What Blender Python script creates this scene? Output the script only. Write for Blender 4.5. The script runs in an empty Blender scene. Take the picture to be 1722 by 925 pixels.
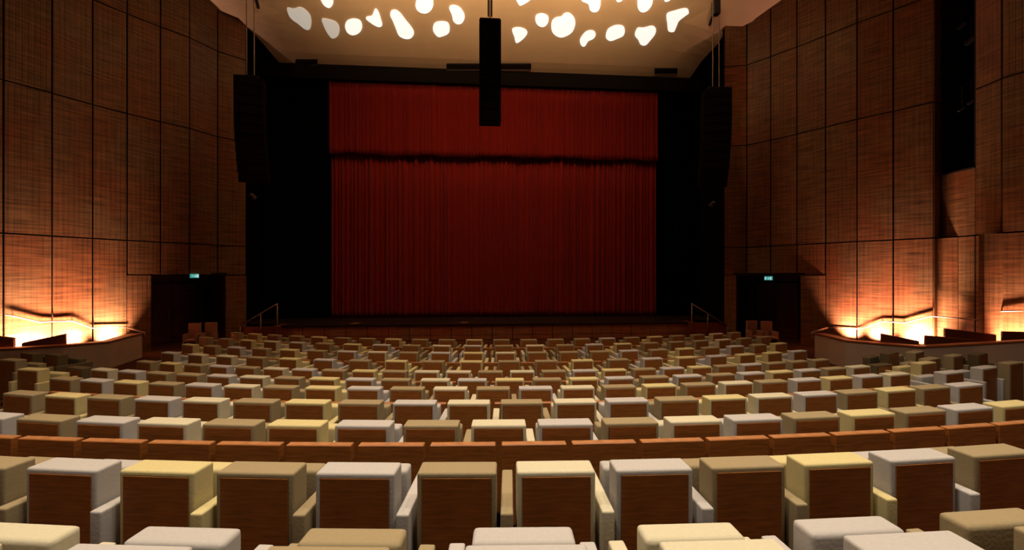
import bpy, bmesh, math, random
from mathutils import Vector, Matrix
random.seed(7)
S = bpy.context.scene
C = S.collection
R = math.radians

# ------------------------------------------------------------------ camera, world, exposure
EYE = 2.69                      # eye height above the floor in front of the stage
YAW = R(4.5)
FPX = 720.0
cam_d = bpy.data.cameras.new('camera'); cam = bpy.data.objects.new('camera', cam_d); C.objects.link(cam)
cam.location = (0, 0, EYE); cam.rotation_euler = (R(90), 0, -YAW)
cam_d.sensor_width = 36; cam_d.lens = 36*FPX/1722; cam_d.clip_start = 0.05; cam_d.clip_end = 200
S.camera = cam
S.view_settings.view_transform = 'Standard'; S.view_settings.look = 'None'
S.view_settings.exposure = 0.0; S.view_settings.gamma = 1.0; S.view_settings.use_curve_mapping = False
w = bpy.data.worlds.new('world'); S.world = w; w.use_nodes = True
w.node_tree.nodes['Background'].inputs[0].default_value = (1, .6, .35, 1)
w.node_tree.nodes['Background'].inputs[1].default_value = 0.0

WARM = (1.0, .88, .71)
AMBER = (1.0, .66, .38)
def area(name, loc, target, sx, sy, power, col=WARM, spread=180):
    d = bpy.data.lights.new(name, 'AREA'); d.shape = 'RECTANGLE'; d.size = sx; d.size_y = sy
    d.energy = power; d.color = col; d.spread = R(spread)
    o = bpy.data.objects.new(name, d); C.objects.link(o); o.location = loc
    o.rotation_euler = (Vector(target)-Vector(loc)).to_track_quat('-Z', 'Y').to_euler()
    return o
# house lights in the ceiling over the seats (above the frame)
for (x, y, p) in ((-3.0, 1.7, 255), (.8, 1.7, 230), (4.8, 2.1, 265)):
    area('house_light', (x, y, 14.6), (x, y, 0), 1.0, 1.0, p, WARM, 84)
for (x, y, p) in ((-4.5, 5.6, 130), (.8, 5.8, 100), (5.5, 6.2, 75)):
    area('house_light', (x, y, 14.6), (x, y, 0), 1.0, 1.0, p, AMBER, 84)
for (x, y, p) in ((-4.0, 11.5, 26), (.8, 12, 24), (4.5, 11.5, 16)):
    area('house_light', (x, y, 14.2), (x, y, 0), .8, .8, p, (1, .44, .18), 84)
# added fill light with no fixture, brightens the ceiling shell
area('ceiling_fill_light', (.8, 12.6, 12.4), (.8, 15.6, 15.0), 14, .4, 470, (1, .66, .36), 104)
# added fill without a visible source, lifts the curtain
area('curtain_fill_light', (.8, 14.0, 14.2), (.8, 21, 1.0), 8, .4, 62, (1, .5, .3), 100)

# ------------------------------------------------------------------ measuring helpers
SN, CS = math.sin(YAW), math.cos(YAW)
def pz(px, z):                  # plan point at camera depth z on the line of sight of column px
    a = (px-861)/FPX
    return (z*(SN+a*CS), z*(CS-a*SN))
def hz(py, z): return EYE-(py-463)/FPX*z
def py_at(px, Y):               # depth of the plane y=Y in column px
    a = (px-861)/FPX
    return Y/(CS-a*SN)
def pY(px, py, Y):
    z = py_at(px, Y); x, y = pz(px, z); return (x, y, hz(py, z))

# ------------------------------------------------------------------ materials
def mat(name, col, rough=.7, spec=.3, noise=0, nscale=20, col2=None, stretch=(1, 1, 1), bump=0, metal=0, emit=None, estr=0, grain=None):
    m = bpy.data.materials.new(name); m.use_nodes = True
    nt = m.node_tree; b = nt.nodes['Principled BSDF']
    b.inputs['Base Color'].default_value = (*col, 1); b.inputs['Roughness'].default_value = rough
    b.inputs['Specular IOR Level'].default_value = spec; b.inputs['Metallic'].default_value = metal
    if emit:
        b.inputs['Emission Color'].default_value = (*emit, 1); b.inputs['Emission Strength'].default_value = estr
    if noise or bump:
        tc = nt.nodes.new('ShaderNodeTexCoord'); mp = nt.nodes.new('ShaderNodeMapping')
        mp.inputs['Scale'].default_value = stretch
        nt.links.new(tc.outputs['Object'], mp.inputs[0])
        n = nt.nodes.new('ShaderNodeTexNoise'); n.inputs['Scale'].default_value = nscale; n.inputs['Detail'].default_value = 4
        nt.links.new(mp.outputs[0], n.inputs['Vector'])
        if noise:
            cr = nt.nodes.new('ShaderNodeMix'); cr.data_type = 'RGBA'
            c2 = col2 or tuple(c*(1-noise) for c in col)
            cr.inputs[6].default_value = (*col, 1); cr.inputs[7].default_value = (*c2, 1)
            rp = nt.nodes.new('ShaderNodeMapRange'); rp.inputs[1].default_value = .35; rp.inputs[2].default_value = .65
            nt.links.new(n.outputs['Fac'], rp.inputs[0]); nt.links.new(rp.outputs[0], cr.inputs[0])
            nt.links.new(cr.outputs[2], b.inputs['Base Color'])
        if bump:
            bp = nt.nodes.new('ShaderNodeBump'); bp.inputs['Strength'].default_value = bump; bp.inputs['Distance'].default_value = .01
            nt.links.new(n.outputs['Fac'], bp.inputs['Height']); nt.links.new(bp.outputs[0], b.inputs['Normal'])
    return m

def slat_mat(name, col, period=.075, deep=.45, streak=.35, rough=.42):
    """Timber slats: fine upright grooves along UV u, grain streaks running across."""
    m = bpy.data.materials.new(name); m.use_nodes = True
    nt = m.node_tree; L = nt.links; b = nt.nodes['Principled BSDF']
    b.inputs['Roughness'].default_value = rough; b.inputs['Specular IOR Level'].default_value = .35
    uv = nt.nodes.new('ShaderNodeUVMap'); uv.uv_map = 'UVMap'
    sp = nt.nodes.new('ShaderNodeSeparateXYZ'); L.new(uv.outputs[0], sp.inputs[0])
    def math_(op, a, bv=None):
        n = nt.nodes.new('ShaderNodeMath'); n.operation = op
        if isinstance(a, float): n.inputs[0].default_value = a
        else: L.new(a, n.inputs[0])
        if bv is not None:
            if isinstance(bv, float): n.inputs[1].default_value = bv
            else: L.new(bv, n.inputs[1])
        return n.outputs[0]
    u = math_('MULTIPLY', sp.outputs[0], 2*math.pi/period)
    s = math_('SINE', u)
    g = nt.nodes.new('ShaderNodeMapRange'); g.inputs[1].default_value = .55; g.inputs[2].default_value = 1.0
    L.new(s, g.inputs[0])
    def noise(scale, sx, sy, det=3):
        mp = nt.nodes.new('ShaderNodeMapping'); mp.inputs['Scale'].default_value = (sx, sy, 1); L.new(uv.outputs[0], mp.inputs[0])
        n = nt.nodes.new('ShaderNodeTexNoise'); n.inputs['Scale'].default_value = scale; n.inputs['Detail'].default_value = det
        L.new(mp.outputs[0], n.inputs['Vector']); return n.outputs['Fac']
    n1 = noise(1, 1.2, 16); n2 = noise(1, 9, .7); n3 = noise(1, .6, .5, 2)
    k = math_('MULTIPLY', g.outputs[0], -deep)
    a1 = math_('MULTIPLY', math_('SUBTRACT', n1, .5), streak*4)
    a2 = math_('MULTIPLY', math_('SUBTRACT', n2, .5), streak*1.6)
    tot = math_('ADD', math_('ADD', math_('ADD', k, a1), a2), 1.0)
    tot = math_('MAXIMUM', tot, .18)
    mx = nt.nodes.new('ShaderNodeMix'); mx.data_type = 'RGBA'
    mx.inputs[6].default_value = (*col, 1); mx.inputs[7].default_value = (col[0]*1.05, col[1]*.72, col[2]*.6, 1)
    r3 = nt.nodes.new('ShaderNodeMapRange'); r3.inputs[1].default_value = .4; r3.inputs[2].default_value = .62
    L.new(n3, r3.inputs[0]); L.new(r3.outputs[0], mx.inputs[0])
    vm = nt.nodes.new('ShaderNodeVectorMath'); vm.operation = 'SCALE'
    L.new(mx.outputs[2], vm.inputs[0]); L.new(tot, vm.inputs['Scale'])
    L.new(vm.outputs[0], b.inputs['Base Color'])
    bp = nt.nodes.new('ShaderNodeBump'); bp.inputs['Strength'].default_value = .2; bp.inputs['Distance'].default_value = .02; bp.invert = True
    L.new(g.outputs[0], bp.inputs['Height']); L.new(bp.outputs[0], b.inputs['Normal'])
    return m

FAB = {'g': ('pale grey', (.38, .35, .32)), 'o': ('olive beige', (.26, .20, .11)), 'c': ('cream', (.47, .42, .29)),
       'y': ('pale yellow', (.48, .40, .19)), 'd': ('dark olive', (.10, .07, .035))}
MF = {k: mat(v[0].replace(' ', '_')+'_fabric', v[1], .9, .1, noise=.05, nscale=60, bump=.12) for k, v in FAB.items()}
M_shell = mat('seat_wood', (.31, .105, .021), .45, .3, noise=.35, nscale=3, stretch=(2, 2, 22))
M_lip = mat('orange_wood', (.36, .15, .055), .45, .3, noise=.25, nscale=4, stretch=(3, 3, 14))
M_dark = mat('dark_metal', (.02, .016, .014), .5)
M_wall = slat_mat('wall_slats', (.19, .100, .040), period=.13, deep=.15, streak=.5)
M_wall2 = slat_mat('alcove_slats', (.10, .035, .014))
M_stagefront = slat_mat('stage_slats', (.42, .21, .105), period=.06)
M_joint = mat('joint_black', (.008, .005, .004), .8)
M_black = mat('stage_black', (.006, .006, .006), .95, .02)
M_header = mat('header_black', (.012, .009, .007), .9, .05)
M_ceil = mat('ceiling_plaster', (.72, .52, .32), .8, .2, noise=.06, nscale=1.2)
M_floor = mat('carpet_floor', (.10, .035, .014), .85, .1, noise=.3, nscale=30)
M_deck = mat('stage_deck', (.02, .012, .009), .6, .2)
M_steps = mat('red_wood', (.26, .06, .02), .5, .3, noise=.3, nscale=5, stretch=(1, 1, 12))
M_parapet = mat('parapet_plaster', (.62, .50, .40), .8, .1, noise=.08, nscale=2)
M_cap = mat('parapet_cap_wood', (.36, .12, .045), .4, .4)
M_rail = mat('brushed_steel', (.34, .25, .20), .45, .4, metal=.3)
M_cloth = mat('speaker_grille', (.007, .004, .003), .7, .15, noise=.4, nscale=90)
M_case = mat('speaker_case', (.008, .005, .004), .8, .06)
M_glass = mat('black_glass', (.004, .005, .007), .12, .5)
M_lamp = mat('ceiling_light_glow', (.8, .8, .8), .5, emit=(1, .965, .90), estr=.86)
M_lampdim = mat('ceiling_light_dim', (.6, .6, .6), .5, emit=(.86, .78, .66), estr=.42)
M_white = mat('white_plastic', (.6, .6, .6), .5)
M_exit = mat('exit_green', (.02, .25, .18), .5, emit=(.04, .33, .28), estr=.8)
M_exitw = mat('exit_white', (.6, .8, .8), .5, emit=(.5, .8, .8), estr=.75)

def curtain_mat():
    m = bpy.data.materials.new('red_velvet'); m.use_nodes = True
    b = m.node_tree.nodes['Principled BSDF']
    b.inputs['Base Color'].default_value = (.28, .020, .012, 1); b.inputs['Roughness'].default_value = .95
    b.inputs['Specular IOR Level'].default_value = .05
    b.inputs['Sheen Weight'].default_value = .1
    return m
M_cur = curtain_mat()

# ------------------------------------------------------------------ mesh helpers
def link(name, me, parent=None, loc=None):
    o = bpy.data.objects.new(name, me); C.objects.link(o)
    if parent: o.parent = parent
    if loc: o.location = loc
    return o
def tomesh(name, bm, m, smooth=False):
    bmesh.ops.recalc_face_normals(bm, faces=bm.faces)
    me = bpy.data.meshes.new(name); bm.to_mesh(me); bm.free()
    for mm in (m if isinstance(m, (list, tuple)) else [m]): me.materials.append(mm)
    if smooth:
        for p in me.polygons: p.use_smooth = True
    return me
def box(bm, x0, x1, y0, y1, z0, z1, M=None, mi=0):
    vs = [bm.verts.new((x, y, z)) for z in (z0, z1) for y in (y0, y1) for x in (x0, x1)]
    if M is not None:
        for v in vs: v.co = M @ v.co
    fs = []
    for q in ((0, 1, 3, 2), (4, 6, 7, 5), (0, 4, 5, 1), (2, 3, 7, 6), (0, 2, 6, 4), (1, 5, 7, 3)):
        f = bm.faces.new([vs[i] for i in q]); f.material_index = mi; fs.append(f)
    return vs, fs
def rbox(x0, x1, y0, y1, z0, z1, r, seg=3, taper=None):
    bm = bmesh.new(); vs, fs = box(bm, x0, x1, y0, y1, z0, z1)
    if taper: taper(vs)
    bmesh.ops.bevel(bm, geom=list(bm.edges), offset=r, segments=seg, profile=.6, affect='EDGES', clamp_overlap=True)
    return bm
def tube(bm, pts, r, n=8):
    pts = [Vector(p) for p in pts]; rings = []
    for i, p in enumerate(pts):
        d = (pts[min(i+1, len(pts)-1)]-pts[max(i-1, 0)]).normalized()
        up = Vector((0, 0, 1)) if abs(d.z) < .9 else Vector((0, 1, 0))
        a = d.cross(up).normalized(); b = d.cross(a)
        rings.append([bm.verts.new(p+r*(math.cos(2*math.pi*k/n)*a+math.sin(2*math.pi*k/n)*b)) for k in range(n)])
    for i in range(len(rings)-1):
        for k in range(n):
            bm.faces.new((rings[i][k], rings[i][(k+1) % n], rings[i+1][(k+1) % n], rings[i+1][k]))
    bm.faces.new(rings[0]); bm.faces.new(rings[-1][::-1])
def prism(bm, poly, z0, z1):
    lo = [bm.verts.new((x, y, z0 if not callable(z0) else z0(x, y))) for x, y in poly]
    hi = [bm.verts.new((x, y, z1 if not callable(z1) else z1(x, y))) for x, y in poly]
    n = len(poly)
    bm.faces.new(lo); bm.faces.new(hi[::-1])
    for i in range(n): bm.faces.new((lo[i], lo[(i+1) % n], hi[(i+1) % n], hi[i]))
def tag(o, label=None, cat=None, group=None, kind=None):
    if label: o['label'] = label
    if cat: o['category'] = cat
    if group: o['group'] = group
    if kind: o['kind'] = kind
    return o
def struct(name, me): return tag(link(name, me), kind='structure')
def empty(name, loc, rz=0):
    o = bpy.data.objects.new(name, None); C.objects.link(o); o.location = loc; o.rotation_euler = (0, 0, rz)
    o.empty_display_size = .2
    return o
def copy_tree(o, parent=None):
    c = o.copy(); C.objects.link(c)
    if parent: c.parent = parent
    for ch in list(o.children): copy_tree(ch, c)
    return c

# ------------------------------------------------------------------ rows: (name, depth at camera axis, head height below the eye, arc radius)
# letters are fabric colours from left to right, px the column of every seat
AX = 1.75
ROWS = [
 ('A', 1.48, 1.03, 30, [(-190,'c'),(157,'g'),(523,'o'),(889,'g'),(1245,'c'),(1577,'g'),(1880,'o')]),
 ('B', 2.50, 1.155, 31, [(-50,'o'),(100,'g'),(262,'y'),(428,'o'),(597,'g'),(770,'o'),(937,'c'),(1103,'g'),(1260,'o'),(1412,'y'),(1552,'g'),(1690,'o')]),
 ('D', 3.60, 1.265, 32, [(-36,'g'),(60,'o'),(165,'g'),(270,'c'),(385,'o'),(493,'y'),(611,'g'),(727,'o'),(842,'c'),(956,'g'),(1067,'o'),(1175,'c'),(1278,'g'),(1375,'o'),(1471,'y'),(1557,'o'),(1637,'g'),(1712,'y')]),
 ('E', 4.67, 1.40, 31, [(25,'o'),(98,'y'),(170,'o'),(253,'g'),(335,'c'),(424,'o'),(512,'y'),(604,'o'),(699,'g'),(792,'c'),(882,'o'),(974,'c'),(1063,'g'),(1148,'o'),(1229,'y'),(1306,'c'),(1384,'g'),(1450,'o'),(1515,'y'),(1570,'o'),(1625,'g')]),
 ('F', 5.86, 1.56, 29.5, [(99,'o'),(150,'g'),(209,'y'),(270,'o'),(333,'g'),(400,'c'),(466,'o'),(540,'y'),(612,'g'),(685,'o'),(759,'c'),(832,'o'),(904,'g'),(975,'c'),(1046,'o'),(1115,'y'),(1181,'o'),(1245,'c'),(1303,'o'),(1360,'g'),(1412,'y'),(1465,'g'),(1510,'c')]),
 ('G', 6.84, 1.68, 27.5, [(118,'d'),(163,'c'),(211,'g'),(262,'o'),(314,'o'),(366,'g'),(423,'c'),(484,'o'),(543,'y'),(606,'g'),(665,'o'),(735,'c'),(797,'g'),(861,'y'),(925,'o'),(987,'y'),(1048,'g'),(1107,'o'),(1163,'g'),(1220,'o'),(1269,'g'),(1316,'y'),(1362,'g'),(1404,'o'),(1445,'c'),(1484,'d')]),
 ('H', 8.04, 1.82, 25.5, [(234,'o'),(277,'y'),(322,'o'),(366,'g'),(412,'o'),(461,'c'),(510,'g'),(562,'o'),(614,'y'),(666,'o'),(720,'c'),(774,'c'),(828,'o'),(882,'c'),(935,'o'),(986,'g'),(1036,'y'),(1086,'o'),(1134,'g'),(1180,'y'),(1222,'o'),(1264,'g'),(1304,'o'),(1343,'o'),(1381,'o')]),
 ('I', 9.00, 1.82, 25.5, [(278,'g'),(326,'c'),(375,'c'),(427,'o'),(484,'y'),(545,'g'),(605,'o'),(667,'y'),(730,'o'),(795,'y'),(859,'o'),(921,'o'),(982,'y'),(1042,'o'),(1099,'g'),(1157,'y'),(1208,'g'),(1256,'y'),(1301,'y'),(1343,'g')]),
 ('J', 10.00, 1.82, 24.5, [(312,'y'),(349,'o'),(391,'g'),(435,'o'),(484,'y'),(531,'o'),(583,'g'),(635,'c'),(688,'o'),(743,'g'),(799,'y'),(853,'c'),(906,'o'),(960,'o'),(1011,'o'),(1060,'g'),(1110,'o'),(1155,'y'),(1196,'o'),(1239,'g'),(1277,'o'),(1310,'y')]),
 ('K', 11.00, 1.82, 23, [(338,'o'),(373,'o'),(411,'y'),(453,'c'),(497,'g'),(543,'o'),(592,'y'),(642,'g'),(693,'o'),(745,'c'),(798,'g'),(850,'o'),(903,'c'),(954,'o'),(1003,'g'),(1051,'y'),(1096,'o'),(1140,'o'),(1180,'o'),(1217,'c'),(1252,'o'),(1285,'o')]),
 ('L', 12.00, 1.82, 21.5, [(390,'o'),(422,'y'),(456,'o'),(495,'o'),(533,'y'),(575,'o'),(617,'o'),(662,'y'),(708,'o'),(754,'o'),(800,'y'),(846,'o'),(892,'o'),(937,'o'),(982,'o'),(1024,'g'),(1065,'o'),(1104,'y'),(1141,'o'),(1174,'o'),(1205,'c'),(1234,'o')]),
]
HEAD = .87
def arc(row_z, rad, px, off=0):
    """plan point where sight column px meets the row's circle; returns angle along circle"""
    # circle centre (AX, cy): passes through depth row_z at column 815
    x0, y0 = pz(815, row_z); cy = y0+math.sqrt(rad*rad-(x0-AX)**2)
    a = (px-861)/FPX; dx, dy = SN+a*CS, CS-a*SN
    A = dx*dx+dy*dy; B = -2*(dx*AX+dy*cy); D = AX*AX+cy*cy-rad*rad
    disc = B*B-4*A*D
    z = (-B-math.sqrt(max(disc, 0)))/(2*A)
    x, y = dx*z, dy*z
    return math.atan2(x-AX, cy-y), cy
row_fit = {}
for (nm, z, h, rad, seats) in ROWS:
    th = [arc(z, rad, p)[0] for p, _ in seats]; cy = arc(z, rad, 815)[1]
    n = len(th); mi = (n-1)/2; mt = sum(th)/n
    # regular spacing with a slight quadratic drift as hung in the hall
    k = sum((i-mi)*(t-mt) for i, t in enumerate(th))/sum((i-mi)**2 for i in range(n))
    row_fit[nm] = (rad, cy, [0.5*(mt+k*(i-mi))+.5*t for i, t in enumerate(th)], k)

# ------------------------------------------------------------------ walls
def line1(pts, k=3960.0):       # depth of a wall point read from its level joint 5.5 m above the eye
    return [pz(px, k/(463-y)) for px, y in pts]
WL = [(-17.2, -5.5), (-16.6, 3.5), (-15.9, 8.6)] + line1([(6, 134.5), (88, 157), (156, 176.5), (214, 191.5), (270, 205.2), (319, 216.2), (366, 230.5), (414, 240.0)])
WR = [pz(1218, 18.3)] + line1([(1256, 245), (1296, 236), (1340, 226), (1388, 214.4), (1441, 201), (1502, 187.6), (1570, 172)]) + [pz(1583, 13.75), pz(1640, 12.7), pz(1684, 12.0), pz(1760, 11.2), (15.0, 8.5), (16.6, 3.5), (17.2, -5.5)]
LEV = [0.0, 2.69, 3.87, 8.19, 11.59, 15.0]
def wallmesh(name, poly, side, skip=(), lev=LEV, gap=.022, tall=()):
    """side=+1: room lies to the right of the walking direction"""
    bm = bmesh.new(); uvl = bm.loops.layers.uv.new('UVMap'); u = 0
    for i in range(len(poly)-1):
        a = Vector((*poly[i], 0)); b = Vector((*poly[i+1], 0)); d = (b-a); L = d.length; d.normalize()
        nin = Vector((d.y, -d.x, 0))*side
        n = max(1, round(L/1.15)) if L > 1.7 else 1
        for s in range(n):
            u0, u1 = L*s/n, L*(s+1)/n
            for j in range(len(lev)-1):
                if (i, j) in skip or (j == 1 and i in tall): continue
                z0, z1 = lev[j], lev[j+1]
                if j == 0 and i in tall: z1 = lev[2]
                tilt = random.uniform(-.006, .006)
                P = []
                for (uu, zz) in ((u0+gap, z0+gap), (u1-gap, z0+gap), (u1-gap, z1-gap), (u0+gap, z1-gap)):
                    P.append(a+d*uu+nin*(tilt*(1 if uu > (u0+u1)/2 else -1))+Vector((0, 0, zz)))
                fr = [bm.verts.new(p) for p in P]; bk = [bm.verts.new(p-nin*.05) for p in P]
                f = bm.faces.new(fr)
                for l, (uu, zz) in zip(f.loops, ((u0, z0), (u1, z0), (u1, z1), (u0, z1))): l[uvl].uv = (u+uu+j*.37, zz)
                for q in range(4): bm.faces.new((fr[q], bk[q], bk[(q+1) % 4], fr[(q+1) % 4]))
            # dark backing behind the joints
        for j in range(len(lev)-1):
            if (i, j) in skip: continue
            q = [a-nin*.055+Vector((0, 0, lev[j])), b-nin*.055+Vector((0, 0, lev[j])), b-nin*.055+Vector((0, 0, lev[j+1])), a-nin*.055+Vector((0, 0, lev[j+1]))]
            q2 = [p-nin*.05 for p in q]
            f1 = [bm.verts.new(p) for p in q]; f2 = [bm.verts.new(p) for p in q2]
            for f in (bm.faces.new(f1), bm.faces.new(f2[::-1])): f.material_index = 1
            for t in range(4): bm.faces.new((f1[t], f2[t], f2[(t+1) % 4], f1[(t+1) % 4])).material_index = 1
        u += L
    return bm
# left wall: index of the first metered point is 3; door alcove between joints 214..366 below the door-head level
bm = wallmesh('wall_left', WL, 1, skip={(6, 0), (7, 0), (8, 0), (9, 0)}, tall={0, 1, 2, 3, 4, 5})
struct('wall_left', tomesh('wall_left', bm, (M_wall, M_joint)))
LEVR = LEV
bm = wallmesh('wall_right', WR, 1, skip={(0, 0), (1, 0), (2, 0), (3, 0), (8, 2), (8, 3), (8, 4)}, tall=set(range(4, 16)))
struct('wall_right', tomesh('wall_right', bm, (M_wall, M_joint)))

def lerp(a, b, t): return (a[0]+(b[0]-a[0])*t, a[1]+(b[1]-a[1])*t)
def alcove(num, A, B, side, o0, o1, depth, cut_l, cut_r):
    """A..B runs along the wall; opening between fractions o0..o1; recess goes outward"""
    a = Vector((*A, 0)); b = Vector((*B, 0)); d = b-a; L = d.length; d.normalize(); nin = Vector((d.y, -d.x, 0))*side
    M = Matrix((( d.x, -nin.x, 0, a.x), (d.y, -nin.y, 0, a.y), (0, 0, 1, 0), (0, 0, 0, 1)))   # x along wall, y outwards
    H = 2.67
    # jambs (slatted), one mesh
    bm = bmesh.new(); uvl = bm.loops.layers.uv.new('UVMap')
    def slab(x0, x1, y0, y1, mi=0, z0=0, z1=H):
        vs, fs = box(bm, x0, x1, y0, y1, z0, z1, M, mi)
        for f in fs:
            for l in f.loops:
                p = M.inverted() @ l.vert.co; l[uvl].uv = (p.x+p.y, p.z)
    slab(0, o0*L, 0, .12); slab(o1*L, L, 0, .12)
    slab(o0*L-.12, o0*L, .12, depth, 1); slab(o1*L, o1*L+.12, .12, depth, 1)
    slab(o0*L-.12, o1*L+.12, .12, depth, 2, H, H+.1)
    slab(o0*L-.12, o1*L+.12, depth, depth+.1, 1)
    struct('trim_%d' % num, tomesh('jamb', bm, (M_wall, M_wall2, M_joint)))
    # double door set in the back of the recess
    x0, x1 = o0*L+.35, o1*L-.35; xm = (x0+x1)/2
    bm = bmesh.new(); uvl = bm.loops.layers.uv.new('UVMap')
    box(bm, x0-.08, x1+.08, depth-.10, depth-.005, 0, 2.42, M)
    dr = struct('door_%d' % num, tomesh('door', bm, M_joint))
    for (p, q) in ((x0, xm-.01), (xm+.01, x1)):
        bm = bmesh.new(); uvl = bm.loops.layers.uv.new('UVMap')
        vs, fs = box(bm, p, q, depth-.15, depth-.101, .02, 2.34, M)
        for f in fs:
            for l in f.loops:
                c = M.inverted() @ l.vert.co; l[uvl].uv = (c.x, c.z)
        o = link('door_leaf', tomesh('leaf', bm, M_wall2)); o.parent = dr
        hx = q-.12 if p == x0 else p+.12
        bm = bmesh.new(); tube(bm, [M @ Vector((hx, depth-.15, .9)), M @ Vector((hx, depth-.2, .92)), M @ Vector((hx, depth-.2, 1.28)), M @ Vector((hx, depth-.15, 1.3))], .012)
        hd = link('door_handle', tomesh('handle', bm, M_rail, True)); hd.parent = o
    return M, L
ML, LL = alcove(1, WL[6], WL[10], 1, .17, .80, 1.9, 0, 0)
MR, LR = alcove(2, WR[0], WR[4], 1, .13, .78, 1.9, 0, 0)

# black glass strip window high in the right wall
a = Vector((*WR[8], 0)); b = Vector((*WR[9], 0)); d = (b-a); Lw = d.length; d.normalize(); nin = Vector((d.y, -d.x, 0))
Mw = Matrix(((d.x, -nin.x, 0, a.x), (d.y, -nin.y, 0, a.y), (0, 0, 1, 0), (0, 0, 0, 1)))
zb = EYE+3.2
bm = bmesh.new(); uvl = bm.loops.layers.uv.new('UVMap')
vs, fs = box(bm, 0, Lw, 0, .05, 3.89, zb-.02, Mw)
for f in fs:
    for l in f.loops: c = Mw.inverted() @ l.vert.co; l[uvl].uv = (c.x, c.z)
struct('trim_3', tomesh('spandrel', bm, M_wall))
bm = bmesh.new()
box(bm, 0, Lw, -.02, .55, zb-.02, zb+.03, Mw); box(bm, -.03, .03, 0, .55, zb, 15, Mw); box(bm, Lw-.03, Lw+.03, 0, .55, zb, 15, Mw)
win = struct('window_1', tomesh('window', bm, M_joint))
bm = bmesh.new(); box(bm, .02, Lw-.02, .50, .54, zb, 15, Mw)
link('pane', tomesh('pane', bm, M_glass), win)
# control-room lanterns hung behind the opening
for k, (uu, zz, s) in enumerate(((.35, zb+4.6, .16), (.6, zb+4.0, .2), (.62, zb+2.1, .12), (.75, zb+.25, .2), (.35, zb+2.0, .13), (.8, zb+5.6, .14))):
    c = Mw @ Vector((uu*Lw, .28, zz))
    o = empty('stage_lantern', c)
    ang = random.uniform(-.5, .5)
    tag(o, ['small dark lantern high in the black wall slot, second from its top', 'larger dark lantern below the top pair in the black wall slot', 'lantern halfway up the black slot, nearer the right edge', 'lowest lantern in the black slot, just above the sill', 'lantern halfway up the black slot, nearer the left edge', 'topmost dark lantern in the black wall slot'][k], 'stage light', 'lanterns in the wall slot')
    bm = bmesh.new(); bmesh.ops.create_cone(bm, cap_ends=True, segments=16, radius1=s*.5, radius2=s*.38, depth=s*1.3, matrix=Matrix.Rotation(R(65), 4, 'X'))
    bo = link('lamp_body', tomesh('lantern', bm, M_case), o)
    bm = bmesh.new(); bmesh.ops.create_cone(bm, cap_ends=True, segments=16, radius1=s*.4, radius2=s*.4, depth=.02, matrix=Matrix.Rotation(R(65), 4, 'X') @ Matrix.Translation((0, 0, -s*.66)))
    link('lens', tomesh('lens', bm, mat('lens_grey', (.12, .13, .15), .2)), o)
    bm = bmesh.new(); tube(bm, [(0, 0, s*.3), (0, 0, .7)], .012, 6); link('hanger', tomesh('hanger', bm, M_dark), o)

# back wall of the auditorium and the black stage house
bm = bmesh.new(); box(bm, -17.2, 17.2, -5.7, -5.5, 0, 15.2); struct('wall_back', tomesh('wb', bm, M_wall2))
CURY = 20.9
cl = pY(556, 140, CURY); crr = pY(1102, 150, CURY)
bm = bmesh.new()
yb = 21.6
box(bm, WL[-1][0]-2.5, cl[0]-.3, yb, yb+.3, 0, 15.0); box(bm, crr[0]+.3, WR[0][0]+2.5, yb, yb+.3, 0, 15.0)
box(bm, cl[0]-.3, crr[0]+.3, yb+.3, yb+.5, 0, 15.0)
box(bm, WL[-1][0]-.75, WL[-1][0]-.55, WL[-1][1]+.02, yb, 0, 15.0); box(bm, WR[0][0]+.55, WR[0][0]+.75, WR[0][1]+.02, yb, 0, 15.0)
box(bm, WL[-1][0]-.75, WL[-1][0]-.01, WL[-1][1]+.02, WL[-1][1]+.14, 0, 15.0); box(bm, WR[0][0]+.01, WR[0][0]+.75, WR[0][1]+.02, WR[0][1]+.14, 0, 15.0)
struct('wall_front', tomesh('wf', bm, M_black))
# header over the curtain
bm = bmesh.new(); box(bm, WL[-1][0]-.5, WR[0][0]+.5, 20.35, 20.6, pY(820, 143, 20.5)[2]-.05, 14.0)
struct('trim_4', tomesh('header', bm, M_header))
# dark side drapes framing the opening
for k, (x0, x1) in enumerate(((WL[-1][0]-.4, cl[0]-.03), (crr[0]+.03, WR[0][0]+.4))):
    bm = bmesh.new(); n = 90; rows = []
    for zz in (.7, 5, 11.4):
        rows.append([bm.verts.new((x0+(x1-x0)*i/n, 20.75+.06*math.sin(i*1.1)+.03*math.sin(i*.37+1), zz)) for i in range(n+1)])
    for a_, b_ in zip(rows, rows[1:]):
        for i in range(n): bm.faces.new((a_[i], a_[i+1], b_[i+1], b_[i]))
    bmesh.ops.solidify(bm, geom=list(bm.faces), thickness=.02)
    tag(link('masking_drape', tomesh('drape', bm, M_black, True)), 'black masking drape filling the stage opening %s of the red curtain' % ('left', 'right')[k], 'curtain')

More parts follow.
